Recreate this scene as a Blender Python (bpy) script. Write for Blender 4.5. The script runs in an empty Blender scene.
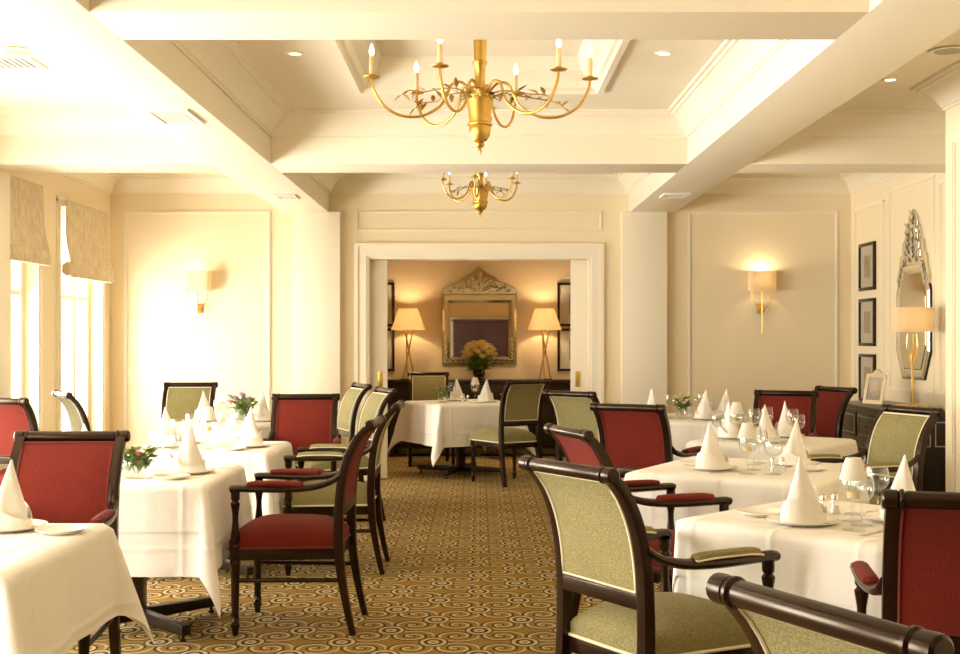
import bpy, math, random
from mathutils import Vector, Matrix
sc = bpy.context.scene
C = sc.collection
PI = math.pi
random.seed(7)

# ------------------------------------------------------------------ camera, sky, exposure
EYE = 1.33
cam_d = bpy.data.cameras.new('camera'); cam = bpy.data.objects.new('camera', cam_d); C.objects.link(cam)
cam.location = (0, 0, EYE); cam.rotation_euler = (PI/2, 0, 0)
cam_d.sensor_width = 36; cam_d.lens = 45.0
cam_d.shift_x = 0.001; cam_d.shift_y = 0.0115
cam_d.clip_start = 0.05
sc.camera = cam
sc.view_settings.view_transform = 'Standard'; sc.view_settings.look = 'None'
sc.view_settings.gamma = 1.0; sc.view_settings.use_curve_mapping = False
sc.view_settings.exposure = -0.05
sc.cycles.use_denoising = True
sc.cycles.max_bounces = 10; sc.cycles.diffuse_bounces = 6; sc.cycles.transparent_max_bounces = 24
sc.cycles.caustics_reflective = False; sc.cycles.caustics_refractive = False
sc.cycles.sample_clamp_indirect = 6.0

SKY = 6.0
w = bpy.data.worlds.new('sky'); sc.world = w; w.use_nodes = True
bg = w.node_tree.nodes['Background']; bg.inputs[0].default_value = (1.0, 0.97, 0.92, 1); bg.inputs[1].default_value = SKY

XL, XR, YB, YF = -3.45, 3.48, 11.23, -3.0     # wall planes of the dining room
WZ0, WZ1 = 0.10, 2.42                          # window sill and head
WINS = [(0.3, 1.7), (2.5, 3.9), (4.6, 6.0), (6.5, 7.7), (8.62, 9.36), (9.86, 10.94)]
DAY = 200.0
for (a, b) in WINS:                            # daylight through each window of the left wall
    ld = bpy.data.lights.new('daylight', 'AREA'); ld.shape = 'RECTANGLE'; ld.size = (b-a); ld.size_y = WZ1-WZ0
    ld.energy = DAY*(b-a)*(WZ1-WZ0)/2.0; ld.color = (1.0, 0.94, 0.83)
    lo = bpy.data.objects.new('daylight', ld); C.objects.link(lo)
    lo.location = (XL-0.32, (a+b)/2, (WZ0+WZ1)/2); lo.rotation_euler = (0, -PI/2, 0)

# ------------------------------------------------------------------ node helpers
def new_mat(name):
    m = bpy.data.materials.new(name); m.use_nodes = True
    return m, m.node_tree, m.node_tree.nodes['Principled BSDF']
def lk(nt, a, b): nt.links.new(a, b)
def sset(b, k, v):
    if k in b.inputs: b.inputs[k].default_value = v
class E:
    """math-node expressions"""
    def __init__(s, nt, sock): s.nt, s.s = nt, sock
    def _op(s, op, *o, clamp=False):
        n = s.nt.nodes.new('ShaderNodeMath'); n.operation = op; n.use_clamp = clamp
        for i, x in enumerate((s,)+o):
            if isinstance(x, E): s.nt.links.new(x.s, n.inputs[i])
            else: n.inputs[i].default_value = x
        return E(s.nt, n.outputs[0])
    def __add__(s, o): return s._op('ADD', o)
    def __sub__(s, o): return s._op('SUBTRACT', o)
    def __mul__(s, o): return s._op('MULTIPLY', o)
    def __truediv__(s, o): return s._op('DIVIDE', o)
    def fract(s): return s._op('FRACT')
    def floor(s): return s._op('FLOOR')
    def abs(s): return s._op('ABSOLUTE')
    def sqrt(s): return s._op('SQRT')
    def lt(s, o): return s._op('LESS_THAN', o)
    def gt(s, o): return s._op('GREATER_THAN', o)
    def max(s, o): return s._op('MAXIMUM', o)
    def mod2(s): return s._op('FLOORED_MODULO', 2.0)
    def atan2(s, o): return s._op('ARCTAN2', o)
    def band(s, c, wd):                        # 1 within wd of c, soft edge
        d = (s-c).abs()
        return (d*(-1.0/wd)+1.4)._op('MULTIPLY', 2.0, clamp=True)
def mixc(nt, f, a, b):
    n = nt.nodes.new('ShaderNodeMix'); n.data_type = 'RGBA'
    if isinstance(f, E): f = f.s
    if hasattr(f, 'links'): lk(nt, f, n.inputs[0])
    else: n.inputs[0].default_value = f
    for x, i in ((a, 6), (b, 7)):
        if hasattr(x, 'links'): lk(nt, x, n.inputs[i])
        else: n.inputs[i].default_value = (*x, 1)
    return n.outputs[2]
def noise(nt, scale, detail=2, vec=None, rough=0.5):
    n = nt.nodes.new('ShaderNodeTexNoise'); n.inputs['Scale'].default_value = scale; n.inputs['Detail'].default_value = detail
    n.inputs['Roughness'].default_value = rough
    if vec is not None: lk(nt, vec, n.inputs['Vector'])
    return n.outputs[0]
def objco(nt, scale=(1, 1, 1)):
    t = nt.nodes.new('ShaderNodeTexCoord'); mp = nt.nodes.new('ShaderNodeMapping'); mp.inputs['Scale'].default_value = scale
    lk(nt, t.outputs['Object'], mp.inputs[0]); return mp.outputs[0]
def bump(nt, b, h, strength=0.2, dist=0.002):
    n = nt.nodes.new('ShaderNodeBump'); n.inputs['Strength'].default_value = strength; n.inputs['Distance'].default_value = dist
    lk(nt, h, n.inputs['Height']); lk(nt, n.outputs[0], b.inputs['Normal'])

def plain(name, col, rough=0.5, metal=0.0, var=0.06, vs=6.0, spec=0.5, bumpy=0.0, bs=200.0):
    m, nt, b = new_mat(name)
    co = objco(nt)
    lk(nt, mixc(nt, noise(nt, vs, 3, co), [c*(1-var) for c in col], [min(1, c*(1+var)) for c in col]), b.inputs['Base Color'])
    b.inputs['Roughness'].default_value = rough; b.inputs['Metallic'].default_value = metal
    sset(b, 'Specular IOR Level', spec)
    if bumpy: bump(nt, b, noise(nt, bs, 2, co), bumpy, 0.001)
    return m
def fabric(name, c1, c2, rough=0.85, sc_=(300, 170, 420)):
    m, nt, b = new_mat(name)
    co = objco(nt, sc_)
    n1 = noise(nt, 1.0, 2, co)
    n2 = noise(nt, 5.0, 3, objco(nt))
    r = nt.nodes.new('ShaderNodeMapRange'); lk(nt, n1, r.inputs[0]); r.inputs[1].default_value = .36; r.inputs[2].default_value = .66
    c = mixc(nt, r.outputs[0], c1, c2)
    mm = nt.nodes.new('ShaderNodeMix'); mm.data_type = 'RGBA'; mm.blend_type = 'MULTIPLY'; mm.inputs[0].default_value = .25
    lk(nt, c, mm.inputs[6]); lk(nt, n2, mm.inputs[7])
    lk(nt, mm.outputs[2], b.inputs['Base Color']); b.inputs['Roughness'].default_value = rough
    sset(b, 'Specular IOR Level', .25); sset(b, 'Sheen Weight', .03)
    bump(nt, b, n1, .35, .0015)
    return m
def wood(name, c1, c2, rough=.25):
    m, nt, b = new_mat(name)
    n1 = noise(nt, 1.0, 4, objco(nt, (14, 14, 3)))
    lk(nt, mixc(nt, n1, c1, c2), b.inputs['Base Color']); b.inputs['Roughness'].default_value = rough
    sset(b, 'Coat Weight', .05); sset(b, 'Coat Roughness', .12); sset(b, 'Specular IOR Level', .36); sset(b, 'Specular Tint', (1, .80, .55, 1))
    return m
def emis(name, col, st):
    m, nt, b = new_mat(name)
    b.inputs['Base Color'].default_value = (*col, 1); b.inputs['Emission Color'].default_value = (*col, 1); b.inputs['Emission Strength'].default_value = st
    return m
def thin_glass(name, tint=(.97, .98, .97), refl=.9):
    m, nt, b = new_mat(name); nt.nodes.remove(b)
    tr = nt.nodes.new('ShaderNodeBsdfTransparent'); tr.inputs[0].default_value = (*tint, 1)
    gl = nt.nodes.new('ShaderNodeBsdfGlossy'); gl.inputs['Roughness'].default_value = .03; gl.inputs[0].default_value = (refl, refl, refl, 1)
    lw = nt.nodes.new('ShaderNodeLayerWeight'); f = E(nt, lw.outputs['Facing'])
    f = (f*f*f)*.8+.06
    mx = nt.nodes.new('ShaderNodeMixShader'); lk(nt, f.s, mx.inputs[0]); lk(nt, tr.outputs[0], mx.inputs[1]); lk(nt, gl.outputs[0], mx.inputs[2])
    lk(nt, mx.outputs[0], nt.nodes['Material Output'].inputs[0]); return m
def translucent(name, col, tr=.5):
    m, nt, b = new_mat(name)
    b.inputs['Base Color'].default_value = (*col, 1); b.inputs['Roughness'].default_value = .9
    t = nt.nodes.new('ShaderNodeBsdfTranslucent'); t.inputs[0].default_value = (*col, 1)
    mx = nt.nodes.new('ShaderNodeMixShader'); mx.inputs[0].default_value = tr
    lk(nt, b.outputs[0], mx.inputs[1]); lk(nt, t.outputs[0], mx.inputs[2]); lk(nt, mx.outputs[0], nt.nodes['Material Output'].inputs[0])
    h = noise(nt, 1.0, 2, objco(nt, (220, 220, 400))); bump(nt, b, h, .15, .001)
    return m

def linen(name, col, pitch, scale):
    m, nt, b = new_mat(name)
    co = objco(nt); sp = nt.nodes.new('ShaderNodeSeparateXYZ'); lk(nt, co, sp.inputs[0])
    b.inputs['Base Color'].default_value = (*col, 1); b.inputs['Roughness'].default_value = .8; sset(b, 'Specular IOR Level', .2)
    def crease(i, off): 
        t = ((E(nt, sp.outputs[i])*(1/pitch)+off).fract()-.5).abs()
        return (t*(-16.0)+1.0)._op('MAXIMUM', 0.0)
    h = crease(0, .5)+crease(1, .5)+crease(2, .12)
    h = h*.55+E(nt, noise(nt, scale, 3, co, .55))*1.6+E(nt, noise(nt, 60, 2, co))*.06
    bump(nt, b, h.s, .55, .010)
    return m
def carpet():
    m, nt, b = new_mat('patterned_carpet')
    g = nt.nodes.new('ShaderNodeNewGeometry'); sp = nt.nodes.new('ShaderNodeSeparateXYZ'); lk(nt, g.outputs['Position'], sp.inputs[0])
    A, B = .40, .42
    x = E(nt, sp.outputs[0])*(1/A); y = E(nt, sp.outputs[1])*(1/B)
    # eyes on a quincunx lattice
    def eye(ox, oy):
        dx = ((x+ox).fract()-.5)*A; dy = ((y+oy).fract()-.5)*(B*.80)
        return (dx*dx+dy*dy).sqrt()
    d = eye(.5, .5)._op('MINIMUM', eye(0.0, 0.0))
    eyes_l = d.band(.050, .007).max(d.band(.018, .006)); eyes_d = d.band(.061, .004).max(d.band(.034, .006))
    # scroll spirals between them, of alternating hand
    u = x*2.0; v = y*2.0
    dx = (u.fract()-.5)*(A/2); dy = (v.fract()-.5)*(B/2)
    par = (u.floor()+v.floor()).mod2()*(-2.0)+1.0
    th = (dy*par).atan2(dx)*(1/(2*PI))
    r = (dx*dx+dy*dy).sqrt()
    t = (r*(1/.052)-th+.35).fract()
    ins = r.lt(.108)
    spi_l = t.band(.30, .115)*ins; spi_d = t.band(.55, .10)*ins
    keep = d.gt(.068)
    light = eyes_l.max(spi_l*keep); dark = eyes_d.max(spi_d*keep)
    n = noise(nt, 9, 3); n2 = noise(nt, 420, 2)
    base = mixc(nt, n, (.245, .138, .028), (.345, .205, .048))
    c = mixc(nt, dark*.92, base, (.05, .024, .008))
    c = mixc(nt, light*.9, c, (.60, .47, .245))
    mm = nt.nodes.new('ShaderNodeMix'); mm.data_type = 'RGBA'; mm.blend_type = 'MULTIPLY'; mm.inputs[0].default_value = .35
    lk(nt, c, mm.inputs[6]); lk(nt, n2, mm.inputs[7])
    lk(nt, mm.outputs[2], b.inputs['Base Color']); b.inputs['Roughness'].default_value = .95; sset(b, 'Specular IOR Level', .1)
    bump(nt, b, n2, .4, .004)
    return m

M = dict(
    wall=plain('cream_wall_paint', (.80, .69, .49), .7, var=.015, vs=2, spec=.3),
    ceil=plain('ivory_ceiling_paint', (.82, .755, .62), .8, var=.01, vs=2, spec=.2),
    trim=plain('ivory_trim_paint', (.82, .755, .62), .45, var=.015, vs=3, spec=.4),
    backwall=plain('beige_back_wall_paint', (.76, .61, .39), .7, var=.02, vs=2, spec=.3),
    carpet=carpet(),
    wood=wood('dark_mahogany', (.007, .0025, .0015), (.020, .007, .004), .26),
    black=wood('black_lacquer', (.010, .007, .005), (.022, .013, .009), .3),
    oak=wood('honey_wood', (.42, .22, .06), (.55, .32, .10), .4),
    red=fabric('red_upholstery', (.12, .009, .003), (.19, .016, .005)),
    redtrim=plain('red_piping', (.13, .008, .005), .7),
    green=fabric('sage_green_upholstery', (.185, .155, .052), (.36, .315, .15)),
    cream=plain('cream_piping', (.78, .70, .50), .7),
    cloth=linen('white_table_linen', (.86, .83, .77), .31, 7.0),
    napkin=linen('white_napkin_linen', (.88, .84, .78), .5, 16.0),
    china=plain('white_china', (.85, .81, .72), .15, var=.01),
    silver=plain('silver_plate', (.80, .76, .68), .18, metal=1, var=.03, vs=30),
    brass=plain('antique_gold', (.60, .37, .085), .36, metal=.9, var=.25, vs=18),
    brassl=plain('polished_brass', (.78, .53, .16), .28, metal=1, var=.1, vs=20),
    gold=plain('gilt_leaf', (.52, .33, .08), .42, metal=.75, var=.3, vs=30),
    candle=plain('ivory_candle_sleeve', (.80, .62, .34), .6),
    bulb=emis('warm_bulb', (1.0, .78, .45), 14.0),
    lamp=emis('lit_downlight', (1.0, .80, .50), 6.0),
    glass=thin_glass('clear_glass'),
    pane=thin_glass('window_glass', (.98, .98, .97), .5),
    shade=translucent('linen_lampshade', (.84, .72, .52), .45),
    paper=translucent('white_paper_shade', (.90, .86, .78), .4),
    blind=fabric('beige_blind_fabric', (.64, .52, .33), (.78, .67, .47), sc_=(40, 40, 12)),
    mirror=plain('mirror_glass', (.82, .80, .74), .02, metal=1, var=.0),
    bevelm=plain('bevelled_mirror_strip', (.70, .65, .52), .22, metal=.75, var=.25, vs=40),
    silverstrip=plain('bright_mirror_mosaic', (.80, .72, .54), .10, metal=1, var=.35, vs=34),
    mahog=plain('dull_mahogany', (.05, .010, .006), .6),
    mat=plain('ivory_picture_mount', (.82, .76, .64), .8),
    print=plain('sepia_print', (.52, .42, .28), .8, var=.45, vs=28),
    leaf=plain('leaf_green', (.13, .20, .035), .5, var=.4, vs=60),
    pink=plain('pink_petal', (.78, .30, .30), .6, var=.2, vs=60),
    lilac=plain('lilac_petal', (.62, .42, .58), .6, var=.2, vs=60),
    ivory=plain('cream_petal', (.96, .73, .34), .6, var=.2, vs=40),
    grille=plain('white_vent_metal', (.80, .77, .68), .5),
    dark=plain('shadow_gap', (.05, .04, .03), .8),
    grey=plain('grey_mesh', (.42, .38, .30), .6),
)

# ------------------------------------------------------------------ mesh helpers
class MB:
    def __init__(s): s.v, s.f = [], []
    def add(s, vs, fs):
        o = len(s.v); s.v += [tuple(p) for p in vs]; s.f += [tuple(i+o for i in f) for f in fs]; return s
    def box(s, x0, x1, y0, y1, z0, z1):
        return s.add([(x0, y0, z0), (x1, y0, z0), (x1, y1, z0), (x0, y1, z0), (x0, y0, z1), (x1, y0, z1), (x1, y1, z1), (x0, y1, z1)],
                     [(0, 3, 2, 1), (4, 5, 6, 7), (0, 1, 5, 4), (1, 2, 6, 5), (2, 3, 7, 6), (3, 0, 4, 7)])
    def lathe(s, prof, n=16, c=(0, 0, 0), axis='z', close=False, sx=1, sy=1):
        vs, fs = [], []
        for (r, h) in prof:
            for k in range(n):
                a = 2*PI*k/n; p = (r*math.cos(a)*sx, r*math.sin(a)*sy, h)
                if axis == 'y': p = (p[0], p[2], p[1])
                if axis == 'x': p = (p[2], p[0], p[1])
                vs.append((p[0]+c[0], p[1]+c[1], p[2]+c[2]))
        for i in range(len(prof)-1):
            for k in range(n):
                k2 = (k+1) % n; fs.append((i*n+k, i*n+k2, (i+1)*n+k2, (i+1)*n+k))
        if close: fs.append(tuple(range(n))[::-1]); fs.append(tuple((len(prof)-1)*n+k for k in range(n)))
        return s.add(vs, fs)
    def tube(s, pts, r, n=8, cap=True, closed=False, flat=1.0):
        pts = [Vector(p) for p in pts]; L = len(pts)
        rs = r if isinstance(r, (list, tuple)) else [r]*L
        vs, fs = [], []; up = None
        for i, p in enumerate(pts):
            if closed: t = pts[(i+1) % L]-pts[i-1]
            else: t = pts[min(i+1, L-1)]-pts[max(i-1, 0)]
            if t.length < 1e-9: t = Vector((0, 0, 1))
            t.normalize()
            if up is None:
                up = Vector((0, 0, 1)) if abs(t.z) < .9 else Vector((1, 0, 0))
            side = t.cross(up)
            if side.length < 1e-6: side = t.cross(Vector((.3, .8, .5)))
            side.normalize(); up = side.cross(t).normalized()
            for k in range(n):
                a = 2*PI*k/n; vs.append(p+side*(math.cos(a)*rs[i])+up*(math.sin(a)*rs[i]*flat))
        R = L if closed else L-1
        for i in range(R):
            for k in range(n):
                k2 = (k+1) % n; j = (i+1) % L
                fs.append((i*n+k, i*n+k2, j*n+k2, j*n+k))
        if cap and not closed: fs.append(tuple(range(n))[::-1]); fs.append(tuple((L-1)*n+k for k in range(n)))
        return s.add(vs, fs)
    def prism(s, poly, d, fn):
        """extrude polygon (list of 2D) from 0 to d, fn(u, v, w) gives the point"""
        n = len(poly)
        vs = [fn(u, v, 0) for u, v in poly]+[fn(u, v, d) for u, v in poly]
        fs = [tuple(range(n))[::-1], tuple(range(n, 2*n))]+[(i, (i+1) % n, n+(i+1) % n, n+i) for i in range(n)]
        return s.add(vs, fs)
    def build(s, name, m, parent=None, bevel=0, smooth=True, ang=38):
        me = bpy.data.meshes.new(name); me.from_pydata(s.v, [], s.f); me.validate(); me.update()
        import bmesh
        bm = bmesh.new(); bm.from_mesh(me); bmesh.ops.recalc_face_normals(bm, faces=bm.faces)
        if bevel:
            ed = [e for e in bm.edges if len(e.link_faces) == 2 and e.calc_face_angle(0) > .6]
            bmesh.ops.bevel(bm, geom=ed, offset=bevel, segments=2, affect='EDGES', profile=.6)
        bm.to_mesh(me); bm.free()
        if smooth:
            me.polygons.foreach_set('use_smooth', [True]*len(me.polygons)); me.set_sharp_from_angle(angle=math.radians(ang))
        me.materials.append(m)
        o = bpy.data.objects.new(name, me); C.objects.link(o)
        if parent is not None: o.parent = parent
        return o
def spline(pts, n=8):
    out = []; P = [pts[0]]+list(pts)+[pts[-1]]
    for i in range(1, len(P)-2):
        p0, p1, p2, p3 = P[i-1], P[i], P[i+1], P[i+2]
        for k in range(n):
            t = k/n
            out.append(tuple(.5*(2*b+(c-a)*t+(2*a-5*b+4*c-d)*t*t+(3*b-a-3*c+d)*t**3) for a, b, c, d in zip(p0, p1, p2, p3)))
    out.append(tuple(pts[-1])); return out
def tag(o, label, cat, group=None):
    o['label'] = label; o['category'] = cat
    if group: o['group'] = group
    return o
def thing(name, label=None, cat=None, loc=(0, 0, 0), rz=0, group=None):
    o = bpy.data.objects.new(name, None); C.objects.link(o); o.location = loc; o.rotation_euler = (0, 0, rz); o.empty_display_size = .05
    if label: tag(o, label, cat, group)
    return o
def struct(name, mb, m, parent=None, **k):
    o = mb.build(name, m, parent, **k)
    if parent is None: o['kind'] = 'structure'
    return o
def copy_tree(o, parent=None):
    c = o.copy(); C.objects.link(c)
    if parent is not None: c.parent = parent
    for ch in list(o.children): copy_tree(ch, c)
    return c
used = set()
def place(proto, loc, rz, label, group=None, cat=None):
    o = proto if proto.name not in used else copy_tree(proto)
    used.add(proto.name)
    o.location = loc; o.rotation_euler = (0, 0, rz); o['label'] = label
    if cat: o['category'] = cat
    if group: o['group'] = group
    elif 'group' in o.keys(): del o['group']
    return o
TRIM = [0]
def trim(mb, m=None, **k):
    TRIM[0] += 1
    return struct('trim_%d' % TRIM[0], mb, m or M['trim'], **k)

# ------------------------------------------------------------------ the room
BZ, CZ, COR = 2.50, 2.84, 2.69                # beam soffit, ceiling, underside of cornice
BI, BO = 1.40, 1.82                            # inner and outer faces of the long beams
OPX, OPZ = 1.03, 2.08                          # doorway half width and head
YR = 13.8                                      # wall of the room beyond the doorway
struct('floor', MB().box(XL-.3, XR+.3, YF-.3, YR+.3, -.12, 0), M['carpet'])

mb = MB()                                      # window wall, with its openings
ys = [YF-.2]
for a, b in WINS: ys += [a, b]
ys.append(YB+.2)
for i in range(0, len(ys), 2): mb.box(XL-.25, XL, ys[i], ys[i+1], 0, CZ+.1)
for a, b in WINS:
    mb.box(XL-.25, XL, a, b, 0, WZ0); mb.box(XL-.25, XL, a, b, WZ1, CZ+.1)
struct('wall_left', mb, M['wall'])
PX, PY = 2.76, 7.1
struct('wall_right', MB().box(XR, XR+.2, PY-.1, YB+.2, 0, CZ+.1).box(PX, XR+.2, YF-.2, PY, 0, CZ+.1), M['wall'])
mb = MB().box(XL-.25, -OPX, YB, YB+.2, 0, CZ+.1).box(OPX, XR+.2, YB, YB+.2, 0, CZ+.1).box(-OPX, OPX, YB, YB+.2, OPZ, CZ+.1)
struct('wall_back', mb, M['wall'])
struct('wall_front', MB().box(XL-.25, XR+.2, YF-.2, YF, 0, CZ+.1), M['wall'])
BRX = 1.75
mb = MB().box(-BRX-.1, BRX+.1, YR, YR+.2, 0, 2.7).box(-BRX-.15, -BRX, YB+.2, YR, 0, 2.7).box(BRX, BRX+.15, YB+.2, YR, 0, 2.7)
struct('wall_back_room', mb, M['backwall'])
struct('ceiling_back_room', MB().box(-BRX-.15, BRX+.15, YB+.2, YR+.2, 2.55, 2.7), M['ceil'])

# ceiling slabs with the two raised trays
T1 = (-.72, .72, 5.42, 7.33); T2 = (-.70, .70, 9.0, 10.86)
def slab_hole(mb, x0, x1, y0, y1, hole, z0, z1):
    a, b, c, d = hole
    mb.box(x0, a, y0, y1, z0, z1); mb.box(b, x1, y0, y1, z0, z1); mb.box(a, b, y0, c, z0, z1); mb.box(a, b, d, y1, z0, z1)
mb = MB()
mb.box(XL-.25, -1.6, YF-.2, YB+.2, CZ, CZ+.1); mb.box(1.6, XR+.2, YF-.2, YB+.2, CZ, CZ+.1)
mb.box(-1.6, 1.6, YF-.2, 4.5, CZ, CZ+.1)
slab_hole(mb, -1.6, 1.6, 4.5, 8.3, T1, CZ, CZ+.1); slab_hole(mb, -1.6, 1.6, 8.3, YB+.2, T2, CZ, CZ+.1)
for (a, b, c, d) in (T1, T2): mb.box(a-.1, b+.1, c-.1, d+.1, 3.02, 3.1)
struct('ceiling', mb, M['ceil'])
for (a, b, c, d) in (T1, T2):                  # sloping moulded sides of each tray
    prof = [(-.035, CZ-.001), (-.035, CZ-.02), (.0, CZ-.02), (.012, CZ+.0), (.03, CZ+.01), (.045, CZ+.05), (.10, CZ+.10), (.115, CZ+.14), (.13, CZ+.18)]
    mb = MB(); vs, fs = [], []
    for (o, z) in prof: vs += [(a+o, c+o, z), (b-o, c+o, z), (b-o, d-o, z), (a+o, d-o, z)]
    for i in range(len(prof)-1):
        for k in range(4): fs.append((i*4+k, i*4+(k+1) % 4, i*4+4+(k+1) % 4, i*4+4+k))
    trim(mb.add(vs, fs), ang=20)

# beams (one trim each): two long ones, cross beams
for s in (-1, 1):
    trim(MB().box(min(s*BI, s*BO), max(s*BI, s*BO), YF, YB, BZ, CZ+.02), bevel=.004)
for (y0, y1) in ((4.31, 4.71), (8.07, 8.50)):
    trim(MB().box(-BI, BI, y0, y1, BZ, CZ+.02), bevel=.004)
trim(MB().box(XL, -BO, 8.07, 8.50, BZ, CZ+.02), bevel=.004)
trim(MB().box(BO, XR, 8.07, 8.50, BZ, CZ+.02), bevel=.004)

CPROF = [(0, -.165), (.012, -.165), (.012, -.15), (.022, -.145), (.028, -.13), (.045, -.10), (.075, -.06), (.11, -.033), (.125, -.03), (.13, -.016), (.15, -.014), (.155, 0)]
def cornice(poly):
    """mitred crown moulding along the inside of a counter-clockwise rectilinear polygon"""
    n = len(poly); vs, fs = [], []
    for (o, z) in CPROF:
        for i in range(n):
            p0, p1, p2 = Vector(poly[i-1]), Vector(poly[i]), Vector(poly[(i+1) % n])
            d1 = (p1-p0).normalized(); d2 = (p2-p1).normalized()
            nn = Vector((-d1.y, d1.x))+Vector((-d2.y, d2.x))
            q = p1+nn*o
            vs.append((q.x, q.y, CZ+z))
    for i in range(len(CPROF)-1):
        for k in range(n): fs.append((i*n+k, i*n+(k+1) % n, (i+1)*n+(k+1) % n, (i+1)*n+k))
    trim(MB().add(vs, fs), ang=25)
def rect(x0, x1, y0, y1): return [(x0, y0), (x1, y0), (x1, y1), (x0, y1)]
cornice(rect(-BI, BI, YF, 4.31)); cornice(rect(-BI, BI, 4.71, 8.07)); cornice(rect(-BI, BI, 8.50, YB))
cornice(rect(XL, -BO, YF, 8.07)); cornice(rect(XL, -BO, 8.50, YB)); cornice(rect(BO, XR, 8.50, YB))
cornice([(BO, YF), (PX, YF), (PX, PY), (XR, PY), (XR, 8.07), (BO, 8.07)])

# pilasters under the beams
for (a, b) in ((-1.715, -1.29), (1.325, 1.745)):
    trim(MB().box(a, b, YB-.10, YB, 0, BZ), bevel=.004)
trim(MB().box(XL, XL+.13, 8.07, 8.50, 0, BZ), bevel=.004)
trim(MB().box(XR-.10, XR, 8.07, 8.50, 0, BZ), bevel=.004)

def bars(path, wd, th, fn):
    """flat moulding of width wd, thickness th round a closed rectangle given in (u, v); fn(u, v, w)"""
    (u0, u1, v0, v1) = path; mb = MB()
    for (a, b, c, d) in ((u0, u1, v0, v0+wd), (u0, u1, v1-wd, v1), (u0, u0+wd, v0+wd, v1-wd), (u1-wd, u1, v0+wd, v1-wd)):
        mb.prism([(a, c), (b, c), (b, d), (a, d)], th, fn)
        e = wd*.3
        if b-a > d-c: mb.prism([(a, c+e), (b, c+e), (b, d-e), (a, d-e)], th*1.7, fn)
        else: mb.prism([(a+e, c), (b-e, c), (b-e, d), (a+e, d)], th*1.7, fn)
    return mb
onback = lambda u, v, w: (u, YB-w, v)
onleft = lambda u, v, w: (XL+w, u, v)
onright = lambda u, v, w: (XR-w, u, v)
onpier = lambda u, v, w: (PX-w, u, v)
trim(bars((-3.32, -1.95, .30, 2.52), .032, .010, onback)); trim(bars((1.95, 3.36, .30, 2.52), .032, .010, onback))
trim(bars((-1.15, 1.15, 2.33, 2.52), .022, .009, onback))
trim(bars((8.62, 9.06, .9, 2.52), .03, .010, onright)); trim(bars((9.16, 10.16, .9, 2.58), .022, .008, onright)); trim(bars((10.3, 11.1, .3, 2.52), .03, .010, onright))
trim(bars((5.7, 6.98, .30, 2.5), .035, .012, onpier))
# door casing, stepped
mb = MB()
for (o0, o1, t) in ((.0, .022, .022), (.022, .10, .034), (.10, .135, .045)):
    for s in (-1, 1): mb.box(min(s*(OPX+o0), s*(OPX+o1)), max(s*(OPX+o0), s*(OPX+o1)), YB-t, YB, 0, OPZ+o0)
    mb.box(-OPX-o1, OPX+o1, YB-t, YB, OPZ+o0, OPZ+o1)
trim(mb, smooth=False)
mb = MB().box(-OPX-.001, -OPX+.012, YB, YB+.06, 0, OPZ).box(-OPX-.001, -OPX+.012, YB+.14, YB+.2, 0, OPZ).box(OPX-.012, OPX+.001, YB, YB+.06, 0, OPZ).box(OPX-.012, OPX+.001, YB+.14, YB+.2, 0, OPZ).box(-OPX, OPX, YB, YB+.06, OPZ-.012, OPZ+.001).box(-OPX, OPX, YB+.14, YB+.2, OPZ-.012, OPZ+.001)
trim(mb)
# pocket doors half drawn out of the jambs
for i, s in enumerate((-1, 1)):
    x0, x1 = (s*(OPX-.165), s*(OPX+.02))
    d = struct('door_%d' % (i+1), MB().box(min(x0, x1), max(x0, x1), YB+.078, YB+.122, .008, OPZ-.014), M['trim'], bevel=.003)
    pl = MB().box(s*(OPX-.10)-.022, s*(OPX-.10)+.022, YB+.073, YB+.0785, .87, 1.02)
    h = pl.build('flush_pull', M['brassl'], d, bevel=.003)
    MB().box(s*(OPX-.10)-.011, s*(OPX-.10)+.011, YB+.071, YB+.0735, .89, 1.0).build('finger_recess', M['brass'], h)
# baseboards
def base(name, *b):
    mb = MB()
    for (x0, x1, y0, y1) in b:
        mb.box(x0, x1, y0, y1, 0, .13)
    struct(name, mb, M['trim'], bevel=.006)
base('baseboard_left', (XL, XL+.02, YF, 8.07), (XL, XL+.02, 8.5, YB))
base('baseboard_right', (XR-.02, XR, 8.5, YB), (PX-.02, PX, YF, PY))
base('baseboard_back', (XL, -BO, YB-.02, YB), (BO, XR, YB-.02, YB), (-BI, -OPX-.14, YB-.02, YB), (OPX+.14, BI, YB-.02, YB))
base('baseboard_back_room', (-BRX, BRX, YR-.02, YR))

# windows of the left wall
for i, (a, b) in enumerate(WINS):
    mb = MB(); t = .06; x0, x1 = XL-.17, XL-.10
    mb.box(x0, x1, a, a+t, WZ0, WZ1); mb.box(x0, x1, b-t, b, WZ0, WZ1); mb.box(x0, x1, a+t, b-t, WZ0, WZ0+.09); mb.box(x0, x1, a+t, b-t, WZ1-t, WZ1)
    mid = (a+b)/2 if b-a > 1.2 else a+.62*(b-a)
    mb.box(x0, x1, mid-.03, mid+.03, WZ0+.09, WZ1-t)
    mb.box(x0+.01, x1-.01, a+t, b-t, 1.66, 1.70)
    wd = struct('window_%d' % (i+1), mb, M['trim'])
    MB().box(XL-.137, XL-.133, a+t, b-t, WZ0+.09, WZ1-t).build('glass_pane', M['pane'], wd, smooth=False)
    MB().box(XL-.10, XL+.05, a-.03, b+.03, WZ0-.03, WZ0).build('window_sill', M['trim'], wd, bevel=.005)
    bars((a-.075, b+.075, WZ0, WZ1+.075), .075, .016, onleft).build('casing', M['trim'], wd)

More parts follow.
